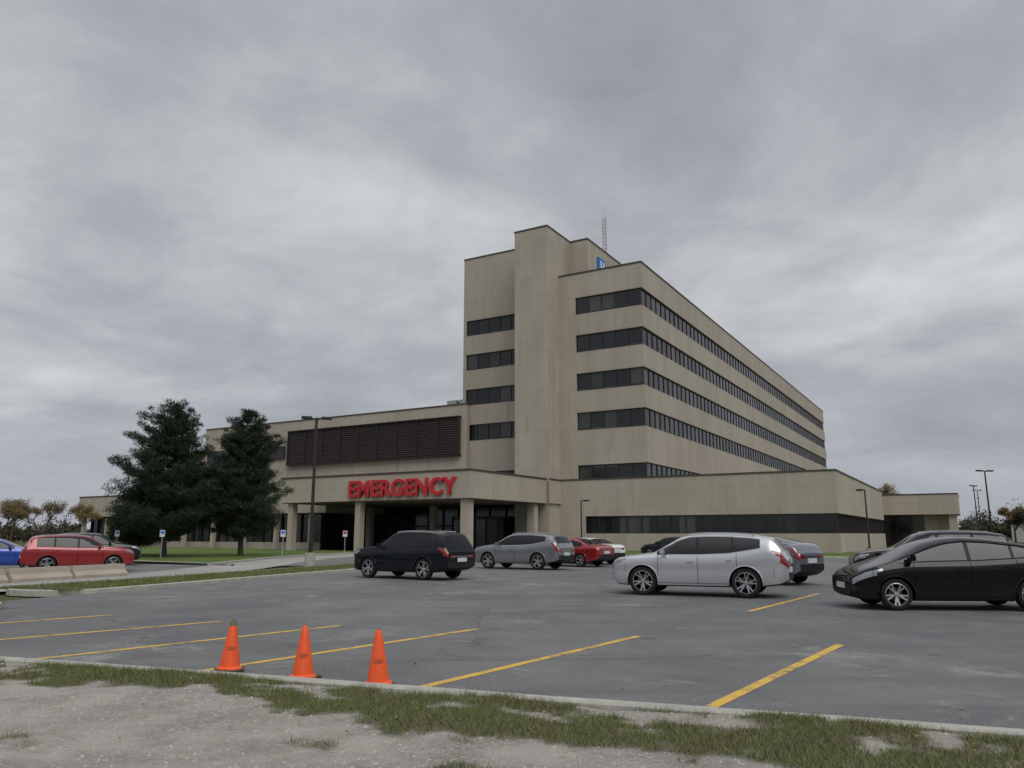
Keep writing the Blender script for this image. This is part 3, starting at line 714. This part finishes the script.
# ---------------------------------------------------------------- cones
M_or=simple('cone_orange',(.80,.10,.02),.5,var=.22,scale=9); M_cb=simple('cone_base',(.05,.04,.035),.7); M_tip=simple('cone_tip',(.10,.13,.05),.6)
M_ltr=simple('cone_letter',(.20,.06,.03),.7)
for ci,(x,y,rz) in enumerate(((-3.47,9.93,.3),(-2.42,9.38,-.2),(-1.48,8.98,.5))):
    e=empty('traffic_cone',(x,y,.004),rz); Hc=.60
    bm=bmesh.new(); box(bm,-.175,.175,-.175,.175,0,.028); bmesh.ops.bevel(bm,geom=[ed for ed in bm.edges if abs(ed.verts[0].co.z-ed.verts[1].co.z)>.01],offset=.05,segments=3,affect='EDGES')
    bmobj('base',bm,[M_cb],e)
    bm=bmesh.new(); lathe(bm,[(.155,.028),(.15,.045),(.128,.055),(.122,.06),(.045,Hc-.07),(.030,Hc-.012),(.022,Hc),(.016,Hc-.02)],32,'Z',(0,0,0),[0,0,0,0,1 if ci==0 else 0,1 if ci==0 else 0,2])
    cob=bmobj('cone_body',bm,[M_or,M_tip,M_seam],e,40); cob.rotation_euler=(.02*(ci-1),.03*(1-ci),0)
    o=textmesh('stencil','GBH',.1,.0,M_ltr,Matrix.Identity(4),e,.002,.10,.05)
    ang=math.atan2(-y,-x)-rz
    for v in o.data.vertices:
        zz=.27+v.co.y; r=.122-(zz-.06)*(.077/(Hc-.13))+.002; a=ang+v.co.x/r; v.co=Vector((r*math.cos(a),r*math.sin(a),zz))
    o.rotation_euler=cob.rotation_euler
# ---------------------------------------------------------------- signs
def sign(loc,h,w,hh,mat,rz,name='parking_sign'):
    e=empty(name,(loc[0],loc[1],0),rz); bm=bmesh.new(); tube(bm,(0,0,0),(0,0,h),.03,.03,6); bmobj('post',bm,[M_steel],e)
    bm=bmesh.new(); box(bm,-w/2,w/2,-.05,-.032,h-hh,h); bmobj('plate',bm,[M_plate],e)
    bm=bmesh.new(); box(bm,-w/2+.04,w/2-.04,-.056,-.051,h-hh*.55,h-.06); bmobj('symbol',bm,[mat],e)
for (x,y,mt) in ((-22.3,50,M_blue),(-28.2,56,M_blue),(-14.6,50,M_blue)): sign((x,y),1.9,.3,.42,mt,.2)
sign((-13.2,62),1.9,.35,.45,M_red,.1)
# ---------------------------------------------------------------- trees
M_bark=simple('bark',(.07,.055,.045),.9,var=.4,scale=4,bump=.6)
M_need=leafmat('pine_needles',(.012,.028,.014),(.04,.066,.03),(.020,.036,.018),.7,.8)
def clumps(centers,rad,per,ln,wd,flat=.7,up=.3):
    c=np.repeat(centers,per,0); r=np.repeat(rad,per)[:,None]; n=len(c)
    d=rng.normal(0,1,(n,3)); d/=np.linalg.norm(d,axis=1)[:,None]; d[:,2]*=flat
    p=c+d*r*rng.random((n,1))**.5
    dirn=d+rng.normal(0,.4,(n,3)); dirn[:,2]+=up; dirn/=np.linalg.norm(dirn,axis=1)[:,None]
    s=np.cross(dirn,rng.normal(0,1,(n,3))); s/=np.linalg.norm(s,axis=1)[:,None]
    l=(ln*rng.uniform(.6,1.4,n))[:,None]
    return np.stack([p-s*wd,p+s*wd,p+dirn*l],1)
def pine(loc,H,Rm,seed,z0=1.3,pw=.62):
    rs=random.Random(seed); e=empty('pine_tree',(loc[0],loc[1],0)); bm=bmesh.new()
    pts=[Vector((.12*math.sin(i*.9+seed),.12*math.cos(i*.7+seed),H*i/8)) for i in range(9)]; pts[0]=Vector((0,0,0))
    for i in range(8): tube(bm,pts[i],pts[i+1],.2*(1-i/8.5)+.02,.2*(1-(i+1)/8.5)+.02,8)
    cen=[];rad=[]
    z=z0
    while z<H-.2:
        t=(z-z0)/(H-z0)
        prof=(1-t)**pw*(.74+.26*min(1,t*5+.1))
        nb=rs.choice((5,6,7)) if t<.85 else 4
        for i in range(nb):
            a=2*math.pi*(i+rs.random()*.8)/nb
            lobe=1+.5*noise.noise(Vector((math.cos(a)*1.3,math.sin(a)*1.3,z*.6+seed*3)))
            Lb=Rm*prof*rs.uniform(.68,1.15)*lobe+.12
            base=Vector((0,0,z)); d=Vector((math.cos(a),math.sin(a),0)); up=rs.uniform(.08,.5)
            mid=base+d*Lb*.55+Vector((0,0,Lb*up*.3)); tip=base+d*Lb+Vector((0,0,Lb*up+.1))
            tube(bm,base,mid,.05,.035,5,cap=False); tube(bm,mid,tip,.035,.012,5,cap=False)
            n=max(2,int(Lb*4.6))
            for j in range(n):
                u=.22+.78*(j+rs.random())/n; q=(base.lerp(mid,u/.55) if u<.55 else mid.lerp(tip,(u-.55)/.45))
                side=Vector((-d.y,d.x,0))*rs.gauss(0,.34*Lb*.5*u)
                cen.append(q+side+Vector((0,0,rs.uniform(-.1,.25)))); rad.append(rs.uniform(.26,.48)*(1-.35*t))
        z+=rs.uniform(.28,.46)
    for j in range(5): cen.append(Vector((0,0,H-.1*j))); rad.append(.12+.05*j)
    bmobj('trunk_and_limbs',bm,[M_bark],e)
    cen=np.array([tuple(c) for c in cen]); rad=np.array(rad)
    npmesh('needles',clumps(cen,rad,75,.20,.021,.7,.4),3,[M_need],e)
pine((-24.3,55),10.8,4.4,3,1.3,.6); pine((-20.0,58),10.8,3.6,11,1.5,.58); pine((-28.6,60),5.2,2.6,21,.8)
def decid(loc,H,spread,seed,mat,leafn=6,lsize=.1,name='autumn_tree',per=6):
    rs=random.Random(seed); e=empty(name,(loc[0],loc[1],0)); bm=bmesh.new(); tips=[]
    def br(p,d,l,r,dep):
        q=p+d*l; tube(bm,p,q,r,r*.75,5,cap=False)
        if dep<=2: tips.append(q)
        if dep==0: return
        for i in range(rs.choice((2,3,3))):
            nd=(d+Vector((rs.gauss(0,spread),rs.gauss(0,spread),rs.uniform(-.05,.35)))).normalized(); br(q,nd,l*rs.uniform(.62,.85),r*.64,dep-1)
    br(Vector((0,0,0)),Vector((0,0,1)),H*.24,H*.024,6)
    bmobj('branches',bm,[M_bark],e)
    cen=np.array([tuple(t) for t in tips]); npmesh('leaves',clumps(cen,np.full(len(cen),H*.05),per,lsize,lsize*.35,1,0),3,[mat],e)
M_aut=leafmat('autumn_leaves',(.18,.13,.06),(.27,.20,.09),(.14,.12,.06),.8,.4); M_gl=leafmat('green_leaves',(.035,.045,.022),(.07,.08,.04),(.075,.068,.045),.8,.05)
M_br=leafmat('hedgerow_leaves',(.06,.05,.035),(.10,.085,.055),(.05,.055,.03),.8,.05)
M_or2=leafmat('orange_leaves',(.16,.10,.05),(.22,.14,.06),(.10,.10,.05),.8,.3)
decid((-60,100),7.6,.5,1,M_aut,per=9,lsize=.13); decid((-64,98),6.8,.55,2,M_aut,per=7,lsize=.13); decid((-53.5,96),5.8,.5,5,M_aut,per=9,lsize=.13); decid((-51,104),5.5,.5,9,M_gl,per=14,lsize=.2); decid((-69,108),7.4,.5,12,M_aut,per=7,lsize=.13)
decid((68,142),11,.45,4,M_aut,per=10,lsize=.25); decid((95,148),9,.5,6,M_or2,per=12,lsize=.2); decid((84,128),7,.5,8,M_gl,per=14,lsize=.2)
def treeline(name,segs,mat,n,ln):
    cen=[];rad=[]
    for (x0,y0,x1,y1,h) in segs:
        m_=int(math.hypot(x1-x0,y1-y0)/2.2)
        for i in range(m_):
            t=i/m_; hh=h*random.uniform(.45,1.15)*(1+.4*math.sin(i*.37)); x=x0+(x1-x0)*t+random.uniform(-2,2); y=y0+(y1-y0)*t+random.uniform(-6,6)
            for j in range(6): cen.append((x+random.gauss(0,1.3),y+random.gauss(0,1.3),hh*random.uniform(.1,.9))); rad.append(hh*.3)
    npmesh(name,clumps(np.array(cen),np.array(rad),n,ln,ln*.3,.9,.1),3,[mat])
treeline('distant_trees',[(-150,190,-70,150,2.6),(-260,240,-120,230,5)],M_br,60,.6)
treeline('distant_trees',[(150,260,230,210,8),(95,165,140,150,4.5)],M_gl,60,.6)
treeline('distant_trees',[(-400,420,500,420,6)],M_gl,45,1.4)
e=empty('distant_building',(112,160,0),.4); bm=bmesh.new(); box(bm,-9,9,-4,4,0,3.6); bmobj('walls',bm,[M_white],e); bm=bmesh.new(); box(bm,-9.3,9.3,-4.3,4.3,3.6,3.9); box(bm,-6,-3,-4.05,-4.01,0,2.6); box(bm,1,4,-4.05,-4.01,0,2.6); bmobj('roof_and_doors',bm,[M_coping],e)
# ---------------------------------------------------------------- world
w=bpy.data.worlds.new('World'); scene.world=w; w.use_nodes=True; nt=w.node_tree; nt.nodes.clear(); h=NT(nt)
out=h.n('ShaderNodeOutputWorld'); bg=h.n('ShaderNodeBackground'); h.l(bg.outputs[0],out.inputs[0])
sunv=Vector((.25,-.62,.75)).normalized(); el=math.asin(sunv.z); az=math.atan2(sunv.x,sunv.y)
sky=h.n('ShaderNodeTexSky',sky_type='NISHITA'); sky.sun_disc=False; sky.sun_elevation=el; sky.sun_rotation=az
tc=h.n('ShaderNodeTexCoord'); X,Y,Z=h.sep(tc.outputs['Generated'])
zc=h.m('ADD',h.m('MAXIMUM',Z,0.),.26)
cmb=h.n('ShaderNodeCombineXYZ'); h.l(h.m('DIVIDE',X,zc),cmb.inputs[0]); h.l(h.m('DIVIDE',Y,zc),cmb.inputs[1]); cmb.inputs[2].default_value=7.7
v=cmb.outputs[0]
n1=h.noise(v,1.05,6,.54,.35); n2=h.noise(v,3.4,5,.6,.5); n3=h.noise(tc.outputs['Generated'],1.9,2,.5)
f=h.m('ADD',h.m('ADD',h.m('MULTIPLY',n1,.54),h.m('MULTIPLY',n2,.18)),h.m('MULTIPLY',n3,.28))
f=h.m('SUBTRACT',f,h.ss(Z,.3,.6,0.,.03))
cr=h.n('ShaderNodeValToRGB'); h.l(f,cr.inputs[0]); r=cr.color_ramp
r.elements[0].position=.375; r.elements[0].color=(.295,.308,.342,1); r.elements[1].position=.605; r.elements[1].color=(.66,.675,.70,1)
el2=r.elements.new(.485); el2.color=(.425,.44,.472,1)
col=h.mix(h.ss(Z,.0,.2,.65,0.),cr.outputs[0],(.41,.435,.485))
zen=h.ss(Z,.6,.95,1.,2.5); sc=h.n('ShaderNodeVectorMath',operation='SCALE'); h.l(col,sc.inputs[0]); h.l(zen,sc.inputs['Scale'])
sk=h.n('ShaderNodeVectorMath',operation='SCALE'); h.l(sky.outputs[0],sk.inputs[0]); sk.inputs['Scale'].default_value=.06
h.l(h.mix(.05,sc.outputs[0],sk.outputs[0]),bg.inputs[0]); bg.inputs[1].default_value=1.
sl=bpy.data.lights.new('sun','SUN'); sl.energy=1.45; sl.angle=math.radians(40); sl.color=(1,.965,.925)
so=bpy.data.objects.new('sun',sl); link(so); so.rotation_euler=sunv.to_track_quat('Z','Y').to_euler()
# ---------------------------------------------------------------- camera
cd=bpy.data.cameras.new('camera'); cam=bpy.data.objects.new('camera',cd); link(cam)
cam.location=(0,0,1.65); cam.rotation_euler=(math.radians(90+11.04),0,0); cd.lens=27.04; cd.sensor_width=36; cd.clip_end=6000; cd.clip_start=.05
scene.camera=cam
scene.view_settings.view_transform='Standard'; scene.view_settings.look='None'; scene.view_settings.exposure=0
